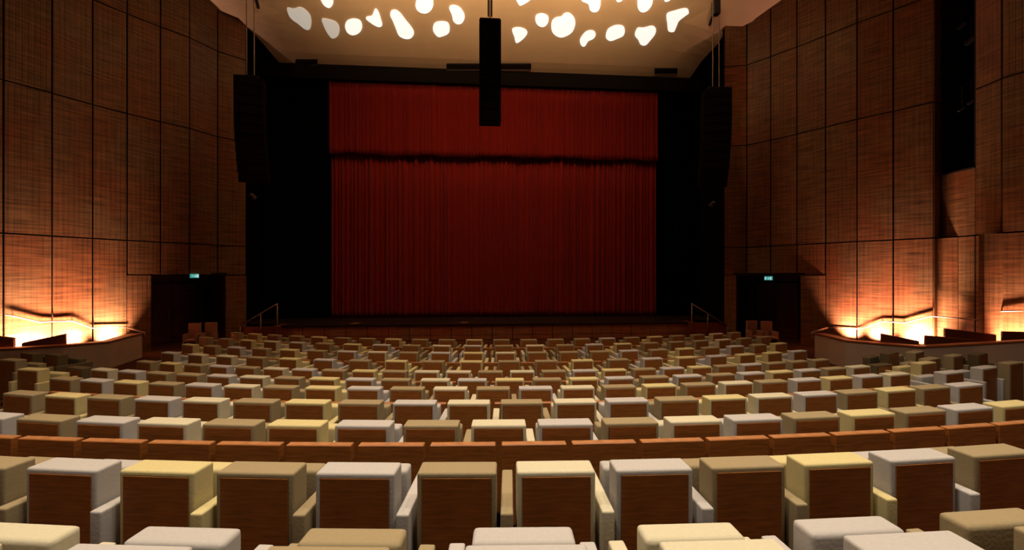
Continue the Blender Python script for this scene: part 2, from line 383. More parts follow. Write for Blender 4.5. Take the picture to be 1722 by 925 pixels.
# ------------------------------------------------------------------ ceiling
PROF = [(-6, 15.6), (0, 15.55), (6, 15.45), (11, 15.1), (14.5, 14.7), (16.2, 14.25), (17.3, 13.85), (18.1, 13.5), (18.9, 13.1), (19.6, 12.7), (20.35, 12.32)]
def hc(Y):
    for (a, ha), (b, hb) in zip(PROF, PROF[1:]):
        if Y <= b: return ha+(hb-ha)*(Y-a)/(b-a)
    return PROF[-1][1]
def smoothprof(Y): return (hc(Y-.5)+hc(Y)+hc(min(Y+.5, 20.35)))/3
YS = [-5.6, -3, 0, 3, 6, 8, 10, 12, 13, 14, 15, 15.5, 16, 16.5, 17, 17.4, 17.8, 18.2, 18.6, 19, 19.4, 19.8, 20.1, 20.36]
def side_x(Y, poly, sgn):
    if Y >= 18.2:
        xe = pY(470 if sgn < 0 else 1160, 108, 20.36)[0]; xc = poly[-1][0] if sgn < 0 else poly[0][0]
        t = min(1, (Y-18.2)/2.16); return xc+(xe-xc)*t + sgn*.1*(1-t)
    pts = sorted(poly, key=lambda p: p[1])
    for a, b in zip(pts, pts[1:]):
        if Y <= b[1]: return a[0]+(b[0]-a[0])*(Y-a[1])/(b[1]-a[1]+1e-9)+sgn*.1
    return pts[-1][0]+sgn*.1
bm = bmesh.new(); grid = []; NX = 24
for Y in YS:
    xl, xr = side_x(max(Y, -5.4), WL, -1), side_x(max(Y, -5.4), WR, 1)
    r_ = []
    for i in range(NX+1):
        t = i/NX; s = abs(2*t-1)
        r_.append(bm.verts.new((xl+(xr-xl)*t, Y, smoothprof(Y)-(0 if s < .78 or Y < 12 else (.35 if t < .5 else .55)*((s-.78)/.22)**1.5)*min(1, max(0, (19.6-Y)/1.5)))))
    grid.append(r_)
for a_, b_ in zip(grid, grid[1:]):
    for i in range(NX): bm.faces.new((a_[i], a_[i+1], b_[i+1], b_[i]))
bmesh.ops.recalc_face_normals(bm, faces=bm.faces)
g2 = bmesh.ops.extrude_face_region(bm, geom=list(bm.faces))
for v in g2['geom']:
    if isinstance(v, bmesh.types.BMVert): v.co.z += .2
struct('ceiling', tomesh('ceiling', bm, M_ceil, False))

def ray_ceil(px, py):
    lo, hi = 5.0, 24.0
    f = lambda z: hz(py, z)-smoothprof(pz(px, z)[1])
    z = lo
    for k in range(60):
        m = (lo+hi)/2
        if f(m) < 0: lo = m
        else: hi = m
    z = (lo+hi)/2; x, y = pz(px, z); return Vector((x, y, smoothprof(y)))
def ceil_n(Y):
    s = (smoothprof(Y+.1)-smoothprof(Y-.1))/.2
    return Vector((0, s, -1)).normalized()
def blob(pts, m, name='ceiling_light', thick=.035):
    # smooth closed outline (Catmull-Rom), laid on the ceiling shell
    n = len(pts); out = []
    for i in range(n):
        p0, p1, p2, p3 = (Vector((*pts[(i+k-1) % n], 0)) for k in range(4))
        for s in range(4):
            t = s/4
            out.append(.5*((2*p1)+(-p0+p2)*t+(2*p0-5*p1+4*p2-p3)*t*t+(-p0+3*p1-3*p2+p3)*t**3))
    P = [ray_ceil(q.x, q.y) for q in out]
    c = sum(P, Vector())/len(P); nrm = ceil_n(c.y)
    bm = bmesh.new()
    hi = [bm.verts.new(p-c+ceil_n(p.y)*-.01) for p in P]; lo = [bm.verts.new(p-c+ceil_n(p.y)*thick) for p in P]
    cl_ = bm.verts.new(nrm*(thick+.004)); 
    for i in range(len(P)):
        j = (i+1) % len(P)
        bm.faces.new((hi[i], hi[j], lo[j], lo[i])); bm.faces.new((lo[i], lo[j], cl_))
    bm.faces.new(hi)
    return link(name, tomesh('blob', bm, m), loc=c)
def zl(ox, pts): return [(ox+x/3.743, y/3.743) for x, y in pts]
BL = [
 (360, [(460,50),(500,55),(545,45),(590,75),(612,120),(605,180),(575,185),(530,150),(480,110)], 1, 'large dim grey ceiling light, the one farthest left'),
 (360, [(680,118),(725,122),(770,140),(790,180),(780,225),(745,242),(715,210),(690,160)], 1, 'dim grey pear-shaped ceiling light, second from the left'),
 (360, [(840,130),(880,118),(920,130),(932,170),(915,205),(875,222),(840,205),(825,165)], 0, 'bright round ceiling light, just right of the dim grey pair'),
 (360, [(1015,55),(1035,75),(1050,120),(1058,160),(1035,170),(995,150),(958,120),(965,105),(995,98)], 0, 'small arrow-shaped ceiling light with a pointed tip'),
 (360, [(1115,70),(1140,62),(1170,80),(1205,125),(1245,175),(1258,210),(1240,240),(1205,245),(1165,225),(1145,180),(1125,130),(1110,100)], 0, 'long slanting bowling-pin-shaped ceiling light'),
 (360, [(1290,-30),(1330,-45),(1370,-20),(1380,30),(1360,70),(1325,85),(1285,70),(1268,30)], 0, 'round ceiling light cut by the top edge, left of the centre speaker'),
 (360, [(1480,50),(1500,32),(1540,42),(1568,75),(1577,110),(1560,145),(1530,152),(1505,130),(1498,95)], 0, 'bean-shaped ceiling light immediately left of the centre speaker'),
 (360, [(1390,145),(1430,135),(1470,142),(1483,175),(1475,210),(1440,228),(1410,232),(1385,205),(1378,180)], 0, 'rounded ceiling light, lowest one left of the centre speaker'),
 (360, [(668,-20),(700,-40),(745,-10),(748,25),(725,50),(690,30)], 0, 'ceiling light at the top edge above the dim grey pair'),
 (810, [(195,180),(230,172),(270,182),(287,205),(270,235),(235,265),(215,268),(205,230),(195,205)], 0, 'small tooth-shaped ceiling light just right of the centre speaker'),
 (810, [(345,95),(380,85),(415,100),(420,130),(405,160),(380,170),(350,155),(338,125)], 0, 'small round ceiling light beside the big heart-shaped one'),
 (810, [(445,130),(470,110),(500,105),(520,85),(550,82),(580,110),(588,150),(570,200),(530,228),(490,235),(450,210),(438,170)], 0, 'big heart-shaped ceiling light right of the centre speaker'),
 (810, [(640,215),(670,193),(705,195),(717,220),(700,245),(670,260),(650,290),(630,290),(618,255)], 0, 'small comma-shaped ceiling light, lowest of those on the right'),
 (810, [(800,180),(840,160),(885,162),(900,190),(890,225),(850,245),(810,258),(783,240),(785,205)], 0, 'oval ceiling light between the comma-shaped and the lobed one'),
 (810, [(985,175),(1020,175),(1070,163),(1095,180),(1090,215),(1060,255),(1030,285),(1000,280),(985,250),(965,225),(970,195)], 0, 'lobed ceiling light with a side notch, low on the right'),
 (810, [(1175,80),(1215,68),(1260,55),(1295,55),(1303,85),(1290,130),(1255,180),(1210,200),(1175,195),(1168,150),(1163,100)], 0, 'large shield-shaped ceiling light nearest the right rigging'),
 (810, [(215,-5),(235,30),(250,33),(305,0),(300,-30),(240,-40),(210,-20)], 0, 'ceiling light at the top edge just right of the speaker cables'),
 (810, [(630,5),(670,25),(680,60),(705,77),(735,65),(748,20),(740,-30),(690,-45),(640,-30)], 0, 'two-lobed ceiling light at the top edge above the comma-shaped one'),
 (810, [(980,10),(985,55),(1010,77),(1045,65),(1072,25),(1070,-20),(1020,-40),(985,-25)], 0, 'egg-shaped ceiling light at the top edge above the lobed one'),
 (810, [(848,5),(865,12),(885,0),(890,-30),(855,-40)], 0, 'sliver of ceiling light at the top edge above the oval one'),
 (810, [(1150,5),(1165,10),(1185,0),(1190,-30),(1155,-30)], 0, 'tiny sliver of ceiling light at the top edge above the shield-shaped one'),
]
for ox, pts, dim, lab in BL:
    tag(blob(zl(ox, pts), M_lampdim if dim else M_lamp), lab, 'ceiling light', 'ceiling lights')
M_unlit = mat('unlit_light_panel', (.42, .34, .22), .6)
tag(blob(zl(810, [(1612,-10),(1625,35),(1650,38),(1680,15),(1700,-20),(1660,-40)]), M_unlit), 'unlit beige ceiling light in the top right corner of the ceiling', 'ceiling light', 'ceiling lights')

# black slots in the lower lip of the ceiling
for (x0, x1, y0, y1, lab) in ((497, 534, 100, 108, 'short black ceiling slot at the left end of the stage'), (751, 893, 107, 116, 'long black ceiling slot behind the centre speaker'), (1101, 1139, 115, 123, 'short black ceiling slot at the right end of the stage')):
    P = [ray_ceil(x0, y0), ray_ceil(x1, y0), ray_ceil(x1, y1), ray_ceil(x0, y1)]
    c = sum(P, Vector())/4; bm = bmesh.new()
    lo = [bm.verts.new(p-c+ceil_n(p.y)*.06) for p in P]; hi = [bm.verts.new(p-c-ceil_n(p.y)*.02) for p in P]
    bm.faces.new(lo); bm.faces.new(hi[::-1])
    for i in range(4): bm.faces.new((lo[i], hi[i], hi[(i+1) % 4], lo[(i+1) % 4]))
    sl = empty('ceiling_slot', c); tag(sl, lab, 'slot', 'ceiling slots')
    link('slot_box', tomesh('slot', bm, M_dark), sl)
    bm = bmesh.new()
    e0, e1 = P[3]-c, P[2]-c
    tube(bm, [e0+Vector((0, 0, -.06)), e1+Vector((0, 0, -.06))], .02, 6)
    link('slot_edge', tomesh('edge', bm, mat('slot_edge_grey', (.2, .13, .09), .5)), sl)

# ------------------------------------------------------------------ floor: curved tiers falling to the stage
bm = bmesh.new()
def strip(rad0, cy0, off0, rad1, cy1, off1, z, zprev):
    N = 48; A = []; B = []
    for i in range(N+1):
        x = -17+34*i/N
        def yy(rad, cy, off):
            rr = rad+off; d = rr*rr-(x-AX)**2
            return cy-math.sqrt(max(d, 4))
        A.append((x, yy(rad0, cy0, off0))); B.append((x, yy(rad1, cy1, off1)))
    va = [bm.verts.new((x, y, z)) for x, y in A]; vb = [bm.verts.new((x, y, z)) for x, y in B]
    vc = [bm.verts.new((x, y, zprev)) for x, y in B]
    for i in range(N):
        bm.faces.new((va[i], va[i+1], vb[i+1], vb[i])); bm.faces.new((vb[i], vb[i+1], vc[i+1], vc[i]))
names = [r[0] for r in ROWS]; FZ = {r[0]: max(0.0, EYE-r[2]-HEAD) for r in ROWS}
for i, r in enumerate(ROWS):
    rad, cy = row_fit[r[0]][:2]
    off0 = .28
    if i == 0: off0 = 9
    if i+1 < len(ROWS):
        rad1, cy1 = row_fit[ROWS[i+1][0]][:2]
        strip(rad, cy, off0, rad1, cy1, .28, FZ[r[0]], FZ[ROWS[i+1][0]])
# flat floor in front and under everything
box(bm, -18, 18, -5.5, 22, -.12, -.004)
struct('floor', tomesh('floor', bm, M_floor))
# raised side floors under the side blocks
for k, poly in enumerate(([pz(-160, 6.0), pz(60, 6.9), pz(84, 7.9), pz(100, 9.4), pz(-120, 9.2)], [pz(1545, 6.9), pz(1790, 5.6), pz(1790, 9.4), pz(1500, 9.4), pz(1512, 8.3)])):
    bm = bmesh.new(); prism(bm, poly, 0, .25); struct('trim_%d' % (5+k), tomesh('side_floor', bm, M_floor))

# ------------------------------------------------------------------ stage
DECKZ = .66; LIPY = 17.8
xl, xr = WL[-1][0]-.5, WR[0][0]+.5
stage = empty('stage', (0.6, LIPY, 0)); tag(stage, 'low dark stage with a slatted timber front below the red curtain', 'stage')
def sp(name, bm, m, smooth=False):
    me = tomesh(name, bm, m, smooth); me.transform(Matrix.Translation((-.6, -LIPY, 0))); return link(name, me, stage)
sx0 = pY(472, 540, LIPY)[0]; sx1 = pY(1158, 540, LIPY)[0]
bm = bmesh.new(); prism(bm, [(sx0, LIPY-.04), (sx1, LIPY-.04), (sx1, 18.75), (xr, 18.75), (xr, 21.5), (xl, 21.5), (xl, 18.75), (sx0, 18.75)], DECKZ-.06, DECKZ); sp('deck', bm, M_deck)
bm = bmesh.new(); box(bm, sx0+.02, sx1-.02, LIPY+.04, LIPY+.5, 0, DECKZ-.06); sp('core', bm, M_joint)
npan = 20; pw = (sx1-sx0)/npan
for i in range(npan):
    bm = bmesh.new(); uvl = bm.loops.layers.uv.new('UVMap')
    for (z0, z1) in ((.02, .19), (.21, DECKZ-.07)):
        vs, fs = box(bm, sx0+i*pw+.014, sx0+(i+1)*pw-.014, LIPY, LIPY+.035, z0, z1)
        for f in fs:
            for l in f.loops: l[uvl].uv = (l.vert.co.x, l.vert.co.z)
    sp('front_panel', bm, M_stagefront)
# small floor boards at the stage edge
for px, lab in ((596, 'small tilted board on the stage edge, left of centre'), (781, 'small tilted board on the stage edge, near the centre')):
    x, y, z = pY(px, 541, LIPY+.35)
    bm = bmesh.new(); box(bm, -.14, .14, -.22, .22, 0, .03); bmesh.ops.bevel(bm, geom=list(bm.edges), offset=.006, segments=1, affect='EDGES')
    o = link('floor_board', tomesh('fb', bm, mat('board_tan', (.25, .13, .06), .6)), loc=(x, y+.1, DECKZ)); o.rotation_euler = (0, 0, R(-12))
    tag(o, lab, 'board', 'boards on the stage edge')
# side stairs with handrails
def stairs(px0, px1, lab, sgn):
    # rises from the wall side towards the stage centre
    xa = pY(px0, 500, LIPY-.1)[0]; xb = pY(px1, 500, LIPY-.1)[0]      # xa low end, xb high end
    o = empty('stage_stairs', ((xa+xb)/2, LIPY, 0)); tag(o, lab, 'stairs', 'stairs at the stage ends')
    n = 4
    for i in range(n):
        t0, t1 = xa+(xb-xa)*i/n, xa+(xb-xa)*(i+1)/n
        bm = bmesh.new(); box(bm, min(t0, t1), max(t0, t1), LIPY-.25, LIPY+.85, 0, DECKZ*(i+1)/n*.98+.0)
        me = tomesh('step', bm, M_steps); me.transform(Matrix.Translation(-o.location)); link('step', me, o)
    bm = bmesh.new(); box(bm, min(xa, xb), max(xa, xb), LIPY-.30, LIPY-.26, 0, DECKZ+.01); me = tomesh('side_panel', bm, M_steps); me.transform(Matrix.Translation(-o.location)); link('side_panel', me, o)
    h = empty('handrail', ((xa+xb)/2, LIPY-.2, 0)); tag(h, 'slanting steel handrail on the stage stairs at the %s end' % ('left', 'right')[sgn > 0], 'handrail', 'stage handrails')
    yr = LIPY-.34
    zt_lo = hz(548, py_at(px0, yr)); zt_hi = hz(511, py_at(px1, yr))
    def hp(name, pts, r):
        bm = bmesh.new(); tube(bm, pts, r); me = tomesh(name, bm, M_rail, True); me.transform(Matrix.Translation(-h.location)); link(name, me, h)
    hp('rail', [(xa, yr, zt_lo), (xb, yr, zt_hi)], .026)
    xm = xa+(xb-xa)*.54
    hp('post', [(xa, yr, .02), (xa, yr, zt_lo)], .022)
    hp('post', [(xm, yr, .02), (xm, yr, zt_lo+(zt_hi-zt_lo)*.54)], .022)
    hp('post', [(xb-.02*(1 if xb > xa else -1), yr, .02), (xb-.02*(1 if xb > xa else -1), yr, zt_hi)], .022)
stairs(410, 472, 'reddish wooden steps at the left end of the stage', -1)
stairs(1217, 1158, 'reddish wooden steps at the right end of the stage', 1)

# ------------------------------------------------------------------ curtains
def curtain(name, x0, x1, y, z0, z1, label, seed, amp=.15, hem=None, n=1500):
    rnd = random.Random(seed); bm = bmesh.new()
    # irregular pleats
    ks = []; x = x0
    while x < x1: wd = rnd.uniform(.11, .30); ks.append((x, wd, rnd.uniform(.5, 1.3), rnd.uniform(-.25, .25))); x += wd
    def yy(xx, t):
        for (a, wd, am, dr) in ks:
            if a <= xx < a+wd:
                s = (xx-a)/wd; return -amp*am*(math.sin(math.pi*s)**.6)+.03*math.sin(xx*1.7+t*2)*t+dr*.06
        return 0
    zs = [z0, z0+.25, z0+(z1-z0)*.33, z0+(z1-z0)*.66, z1]
    rows = []
    for j, z in enumerate(zs):
        t = 1-j/(len(zs)-1); rr = []
        for i in range(n+1):
            xx = x0+(x1-x0)*i/n
            zz = z+(hem(xx) if (hem and j == 0) else 0)
            rr.append(bm.verts.new((xx, y+yy(min(xx, x1-1e-6), t), zz)))
        rows.append(rr)
    for a_, b_ in zip(rows, rows[1:]):
        for i in range(n): bm.faces.new((a_[i], a_[i+1], b_[i+1], b_[i]))
    me = tomesh(name, bm, M_cur, True)
    o = link(name, me); md = o.modifiers.new('solid', 'SOLIDIFY'); md.thickness = .015; md.offset = 1
    return tag(o, label, 'curtain')
zv = pY(828, 264, CURY-.3)[2]
curtain('stage_curtain', cl[0], crr[0], CURY+.1, DECKZ+.03, zv+1.2, 'tall pleated dark red stage curtain hanging down to the stage floor', 3)
curtain('valance_curtain', cl[0], crr[0], CURY-.22, zv, pY(828, 135, CURY-.3)[2]+.4, 'pleated red valance across the top, overlapping the tall curtain below', 8, amp=.075,
        hem=lambda x: .035*math.sin(x*1.9)+.02*math.sin(x*5.1+1)+.02*math.sin(x*.6))

# ------------------------------------------------------------------ loudspeakers
def line_array(px0, px1, py0, py1, Y, lab, side):
    z = py_at((px0+px1)/2, Y); n = 11
    ztop = hz(py0, z); zbot = hz(py1, z); xc = pz((px0+px1)/2, z)[0]; wdt = (px1-px0)*z/FPX*.86
    o = empty('line_array_speaker', (xc, Y, ztop)); tag(o, lab, 'loudspeaker', 'hanging speaker arrays')
    hgt = (ztop-zbot)/n; dp = .62
    y = 0.0; zc = 0.0
    for i in range(n):
        tilt = R(0 if i < 3 else 1.9*(i-2))
        M = Matrix.Translation((0, y, zc)) @ Matrix.Rotation(-side*R(16), 4, 'Z') @ Matrix.Rotation(tilt, 4, 'X')
        bm = rbox(-wdt/2, wdt/2, -dp/2, dp/2, -hgt*.97, 0, .02, 2); bmesh.ops.transform(bm, matrix=M, verts=bm.verts)
        cab = link('cabinet', tomesh('cab', bm, M_case), o)
        bm = bmesh.new(); box(bm, -wdt/2+.03, wdt/2-.03, -dp/2-.012, -dp/2+.01, -hgt*.9, -hgt*.07, M); link('grille', tomesh('gr', bm, M_cloth), cab)
        zc -= hgt*math.cos(tilt); y += hgt*math.sin(tilt)*.9
    bm = bmesh.new(); box(bm, -wdt*.4, wdt*.4, -dp*.4, dp*.4, 0, .07); link('rigging_frame', tomesh('rf', bm, M_dark), o)
    for s in (-.13, .13):
        zt = hc(Y)-ztop
        bm = bmesh.new(); tube(bm, [(s, 0, .05), (s, 0, zt)], .02, 6); link('chain', tomesh('ch', bm, M_rail), o)
    bm = bmesh.new(); box(bm, -.12, .12, -.12, .12, hc(Y)-ztop-1.3, hc(Y)-ztop-.75); link('chain_hoist', tomesh('ho', bm, M_dark), o)
line_array(396, 446, 135, 306, 16.0, 'curved black speaker array hanging at the left of the stage', -1)
line_array(1179, 1229, 154, 314, 16.2, 'curved black speaker array hanging at the right of the stage', 1)
# centre cluster
z = 12.0; xc, yc = pz(824, z); zt = hz(40, z); zb_ = hz(208, z); wd = 36*z/FPX
o = empty('center_speaker', (xc, yc, zt)); tag(o, 'tall straight black speaker column hanging at the centre over the curtain', 'loudspeaker')
n = 9; hh = (zt-zb_)/n
for i in range(n):
    bm = rbox(-wd/2, wd/2, -.22, .25, -hh*(i+1)+.003, -hh*i, .015, 2)
    cab = link('cabinet', tomesh('cab', bm, M_case), o)
    bm = bmesh.new(); box(bm, -wd/2+.03, wd/2-.03, -.235, -.2, -hh*(i+1)+.03, -hh*i-.02); link('grille', tomesh('gr', bm, M_cloth), cab)
bm = bmesh.new(); box(bm, -wd/2+.02, wd/2-.02, -.18, .2, 0, .05); link('rigging_frame', tomesh('rf', bm, M_dark), o)
zc_ = hc(yc)-zt
bm = bmesh.new(); tube(bm, [(0, 0, .04), (0, 0, zc_)], .014, 6); link('cable', tomesh('ca', bm, M_dark), o)
for s in (-.045, .045):
    bm = bmesh.new(); box(bm, s-.022, s+.022, -.03, .03, .2, zc_); link('hanging_bar', tomesh('hb', bm, M_dark), o)
# slanting black rigging bars near the ceiling
for (a, b, lab) in (((441, 10), (431, -20), 'short black rigging bar under the ceiling at upper left'), ((1187, 38), (1204, -4), 'slanting black rigging bar under the ceiling at upper right')):
    P = ray_ceil(*a)+Vector((0, -.3, -.3)); Q = ray_ceil(*b)+Vector((0, -.3, -.05))
    bm = bmesh.new(); d = Q-P; tube(bm, [Vector((0, 0, 0)), d], .06, 4)
    tag(link('rigging_bar', tomesh('rb', bm, M_dark), loc=P), lab, 'rigging bar', 'rigging bars')
# small spotlights on the black side walls
for (px, py, lab) in ((425, 330, 'small spotlight on the dark stage side, below the left speaker array'), (1198, 343, 'small spotlight on the dark stage side, below the right speaker array')):
    x, y, zz = pY(px, py, 19.0); o = empty('side_spotlight', (x, y, zz)); tag(o, lab, 'spotlight', 'stage side spotlights')
    bm = bmesh.new(); bmesh.ops.create_cone(bm, cap_ends=True, segments=14, radius1=.1, radius2=.06, depth=.24, matrix=Matrix.Rotation(R(60), 4, 'X')); link('lamp_body', tomesh('sb', bm, mat('spot_grey', (.25, .2, .16), .4)), o)
    bm = bmesh.new(); sg = -1 if px < 800 else 1; xw = (WL[-1][0]-.55 if sg < 0 else WR[0][0]+.55)
    tube(bm, [(0, 0, 0), (xw-x, 0, 0)], .02, 6); link('bracket', tomesh('br', bm, M_dark), o)

# ------------------------------------------------------------------ side parapets, terraces, uplights, wall rails
def parapet(pts, heights, lab, name_n, end_px):
    bm = bmesh.new(); n = len(pts); th = .16
    cen = []
    for i, p in enumerate(pts):
        a = Vector(pts[max(i-1, 0)]); b = Vector(pts[min(i+1, n-1)]); d = (b-a).normalized(); nn = Vector((d.y, -d.x))
        if nn.dot(Vector((0.6, 5))-Vector(p)) < 0: nn = -nn
        cen.append(nn)
    f = [(Vector(p), Vector(p)-cen[i]*th) for i, p in enumerate(pts)]
    def col(z0f, z1f, e0, e1):
        A = []
        for i, (q, r_) in enumerate(f):
            q2 = q+cen[i]*e0; r2 = r_-cen[i]*e1
            A.append([bm.verts.new((q2.x, q2.y, z0f(i))), bm.verts.new((q2.x, q2.y, z1f(i))), bm.verts.new((r2.x, r2.y, z1f(i))), bm.verts.new((r2.x, r2.y, z0f(i)))])
        for a_, b_ in zip(A, A[1:]):
            for k in range(4): bm.faces.new((a_[k], a_[(k+1) % 4], b_[(k+1) % 4], b_[k]))
        bm.faces.new(A[0]); bm.faces.new(A[-1][::-1])
    col(lambda i: 0, lambda i: heights[i], 0, 0)
    par = tag(link('parapet', tomesh('par', bm, M_parapet)), lab, 'parapet', 'parapets of the side seating')
    bm = bmesh.new(); 
    A = []
    for i, (q, r_) in enumerate(f):
        q2 = q+cen[i]*.02; r2 = r_-cen[i]*.14; h = heights[i]
        A.append([bm.verts.new((q2.x, q2.y, h)), bm.verts.new((q2.x, q2.y, h+.035)), bm.verts.new((r2.x, r2.y, h+.035)), bm.verts.new((r2.x, r2.y, h))])
    for a_, b_ in zip(A, A[1:]):
        for k in range(4): bm.faces.new((a_[k], a_[(k+1) % 4], b_[(k+1) % 4], b_[k]))
    bm.faces.new(A[0]); bm.faces.new(A[-1][::-1])
    link('cap', tomesh('cap', bm, M_cap), par)
    return par
def hp_(py, z): return hz(py, z)-.035
PLp = [(-60, 590, 10.5), (0, 587, 11.0), (106, 581, 11.6), (184, 574.5, 12.3), (212, 567, 13.1), (239, 560.5, 14.0)]
PRp = [(1370, 560.5, 14.0), (1395, 566, 13.1), (1421, 572.5, 12.4), (1483, 578, 11.8), (1549, 583, 11.3), (1636, 578.5, 10.8), (1722, 573, 10.2), (1800, 570, 9.6)]
parapet([pz(a, z) for a, y, z in PLp], [hp_(y, z) for a, y, z in PLp], 'pale plaster parapet with orange wood cap below the left glowing wall', 1, 239)
parapet([pz(a, z) for a, y, z in PRp], [hp_(y, z) for a, y, z in PRp], 'plaster parapet with orange wood cap below the right glowing wall', 2, 1370)
for k, (P_, W_) in enumerate(((PLp, [(-160, 10.9), (6, 12.0), (88, 12.8), (156, 13.6), (212, 14.3)]), (PRp, [(1392, 15.6), (1441, 15.0), (1502, 14.3), (1570, 13.5), (1640, 12.6), (1684, 11.9), (1760, 11.1)]))):
    poly = [pz(a, z+.2) for a, y, z in P_]+[pz(a, z) for a, z in (W_[::-1])]
    if k == 1: poly = [pz(a, z+.2) for a, y, z in P_]+[pz(a, z) for a, z in (W_[::-1])]
    bm = bmesh.new(); prism(bm, poly, .0, .22); struct('trim_%d' % (7+k), tomesh('terrace', bm, M_floor))

def wallpt(px, poly, inset):
    a = (px-861)/FPX; d = Vector((SN+a*CS, CS-a*SN)); best = None
    for p, q in zip(poly, poly[1:]):
        p, q = Vector(p), Vector(q); e = q-p; den = d.x*e.y-d.y*e.x
        if abs(den) < 1e-9: continue
        t = (p.x*e.y-p.y*e.x)/den; s = (p.x*d.y-p.y*d.x)/den
        if t > 0 and -1e-6 <= s <= 1+1e-6:
            n = Vector((e.y, -e.x)).normalized(); best = (d*t+n*inset, n, t)
    return best
def wallrail(poly, pts, lab):
    P = []
    for px, py in pts:
        w_ = wallpt(px, poly, .06)
        if w_ is None: continue
        p, n, t = w_; z = p.x*SN+p.y*CS; P.append(Vector((p.x, p.y, hz(py, z))))
    o = empty('wall_handrail', P[len(P)//2]); tag(o, lab, 'handrail', 'handrails along the side walls')
    bm = bmesh.new(); tube(bm, [p-o.location for p in P], .02); link('rail', tomesh('r', bm, M_rail, True), o)
    for p in P[1:-1:1]:
        w_ = (p-o.location); bm = bmesh.new(); nn = Vector((-p.x, 5-p.y, 0)).normalized(); tube(bm, [w_, w_-nn*.1+Vector((0, 0, -.05))], .01, 6); link('bracket', tomesh('b', bm, M_rail), o)
wallrail(WL, [(7, 529), (22, 532), (66, 542), (120, 540), (153, 552), (210, 550.5)], 'stepped steel handrail across the left glowing wall')
wallrail(WR, [(1392, 552), (1449, 553.5), (1484, 541), (1522, 543), (1566, 532), (1646, 538), (1682, 524), (1722, 523)], 'stepped steel handrail across the right glowing wall')
# short slanting rail ends in front of the parapet ends
for (a, b, z0, z1, lab) in (((211, 550), (243, 560), 14.2, 14.0, 'slanting rail end at the near corner of the left door recess'), ((1391, 552), (1365, 559.5), 14.9, 14.1, 'slanting rail end at the near corner of the right door recess')):
    A = Vector((*pz(a[0], z0), hz(a[1], z0))); B = Vector((*pz(b[0], z1), hz(b[1], z1)))
    bm = bmesh.new(); tube(bm, [Vector((0, 0, 0)), B-A, B-A+Vector((0, 0, -.16))], .03); tag(link('rail_end', tomesh('re', bm, M_rail, True), loc=A), lab, 'handrail', 'handrail ends')

# wall-washing uplights on the terrace floor
UPL = (1.0, .58, .44); UPR = (1.0, .46, .36)
def uplight(px, poly, power, col, lab, inset=.32):
    p, n, t = wallpt(px, poly, inset)
    base = (p.x, p.y, .22)
    o = empty('wall_uplight', base, math.atan2(n.y, n.x)); tag(o, lab, 'uplight', 'uplights at the foot of the side walls')
    bm = bmesh.new(); box(bm, -.08, .08, -.2, .2, 0, .10); link('housing', tomesh('h', bm, M_dark), o)
    tgt = Vector((p.x, p.y, 0))-Vector((n.x, n.y, 0))*inset
    l = area('uplight_lamp', (p.x, p.y, .36), (tgt.x, tgt.y, .95), .3, .12, power*1.75, col, 84)
for i, (px, pw_) in enumerate(((-60, 60), (28, 75), (70, 60), (120, 70), (182, 60))):
    uplight(px, WL, pw_, UPL, 'uplight glowing at the foot of the left wall, %s from its left end' % ('first', 'second', 'third', 'fourth', 'fifth')[i])
for i, (px, pw_) in enumerate(((1432, 52), (1480, 75), (1538, 70), (1562, 35), (1714, 85))):
    uplight(px, WR, pw_, UPR if px < 1500 else (1, .58, .44), 'uplight glowing at the foot of the right wall, %s counted from the door recess' % ('first', 'second', 'third', 'fourth', 'fifth')[i])
# projecting fins on the right, deepened to block uplight spill; the second is added
for q_, (fpx, fd, fn) in enumerate(((1579, .5, 9), (1683, .5, 10))):
    p, n, t = wallpt(fpx, WR, 0)
    Mf = Matrix.Translation((p.x, p.y, 0)) @ Matrix.Rotation(math.atan2(n.y, n.x), 4, 'Z')
    bm = bmesh.new(); uvl = bm.loops.layers.uv.new('UVMap')
    vs, fs = box(bm, -.02, fd, -.09, .05, .2, 3.85, Mf)
    for f in fs:
        for l in f.loops: c = Mf.inverted() @ l.vert.co; l[uvl].uv = (c.x+c.y, c.z)
    struct('trim_%d' % fn, tomesh('fin', bm, M_wall))

# wooden boards and seat backs seen over the parapets
M_boxback = mat('bench_wood', (.20, .065, .025), .5, .3, noise=.3, nscale=5, stretch=(1, 1, 12))
def bench(px0, px1, z0, z1, ya, yb_, ybot, lab):
    A = Vector(pz(px0, z0)); B = Vector(pz(px1, z1)); d = (B-A).normalized(); nn = Vector((-d.y, d.x))
    o = empty('bench_back', ((A.x+B.x)/2, (A.y+B.y)/2, .22)); tag(o, lab, 'bench', 'wooden bench backs behind the parapets')
    bm = bmesh.new(); L = .5*(B-A).length
    za, zb2 = hz(ya, z0)-.22, hz(yb_, z1)-.22
    pr = [(-L, 0), (L, 0), (L, zb2), (-L, za)]
    f = [bm.verts.new((d.x*u-nn.x*0, d.y*u, v)) for u, v in pr]; g = [bm.verts.new((d.x*u+nn.x*.12, d.y*u+nn.y*.12, v)) for u, v in pr]
    bm.faces.new(f); bm.faces.new(g[::-1])
    for i in range(4): bm.faces.new((f[i], g[i], g[(i+1) % 4], f[(i+1) % 4]))
    bmesh.ops.bevel(bm, geom=list(bm.edges), offset=.012, segments=2, affect='EDGES')
    link('board', tomesh('board', bm, M_boxback), o)
    bm = bmesh.new(); 
    vs, fs = box(bm, -L*.9, L*.9, -.45, -.02, .1, .3)
    Mm = Matrix(((d.x, nn.x*-1, 0, 0), (d.y, nn.y*-1, 0, 0), (0, 0, 1, 0), (0, 0, 0, 1)))
    for v in vs: v.co = Mm @ v.co
    link('bench_seat', tomesh('bs', bm, M_boxback), o)
bench(36, 110, 11.5, 11.95, 577.5, 562, 585, 'wedge-shaped wooden bench back over the left parapet')
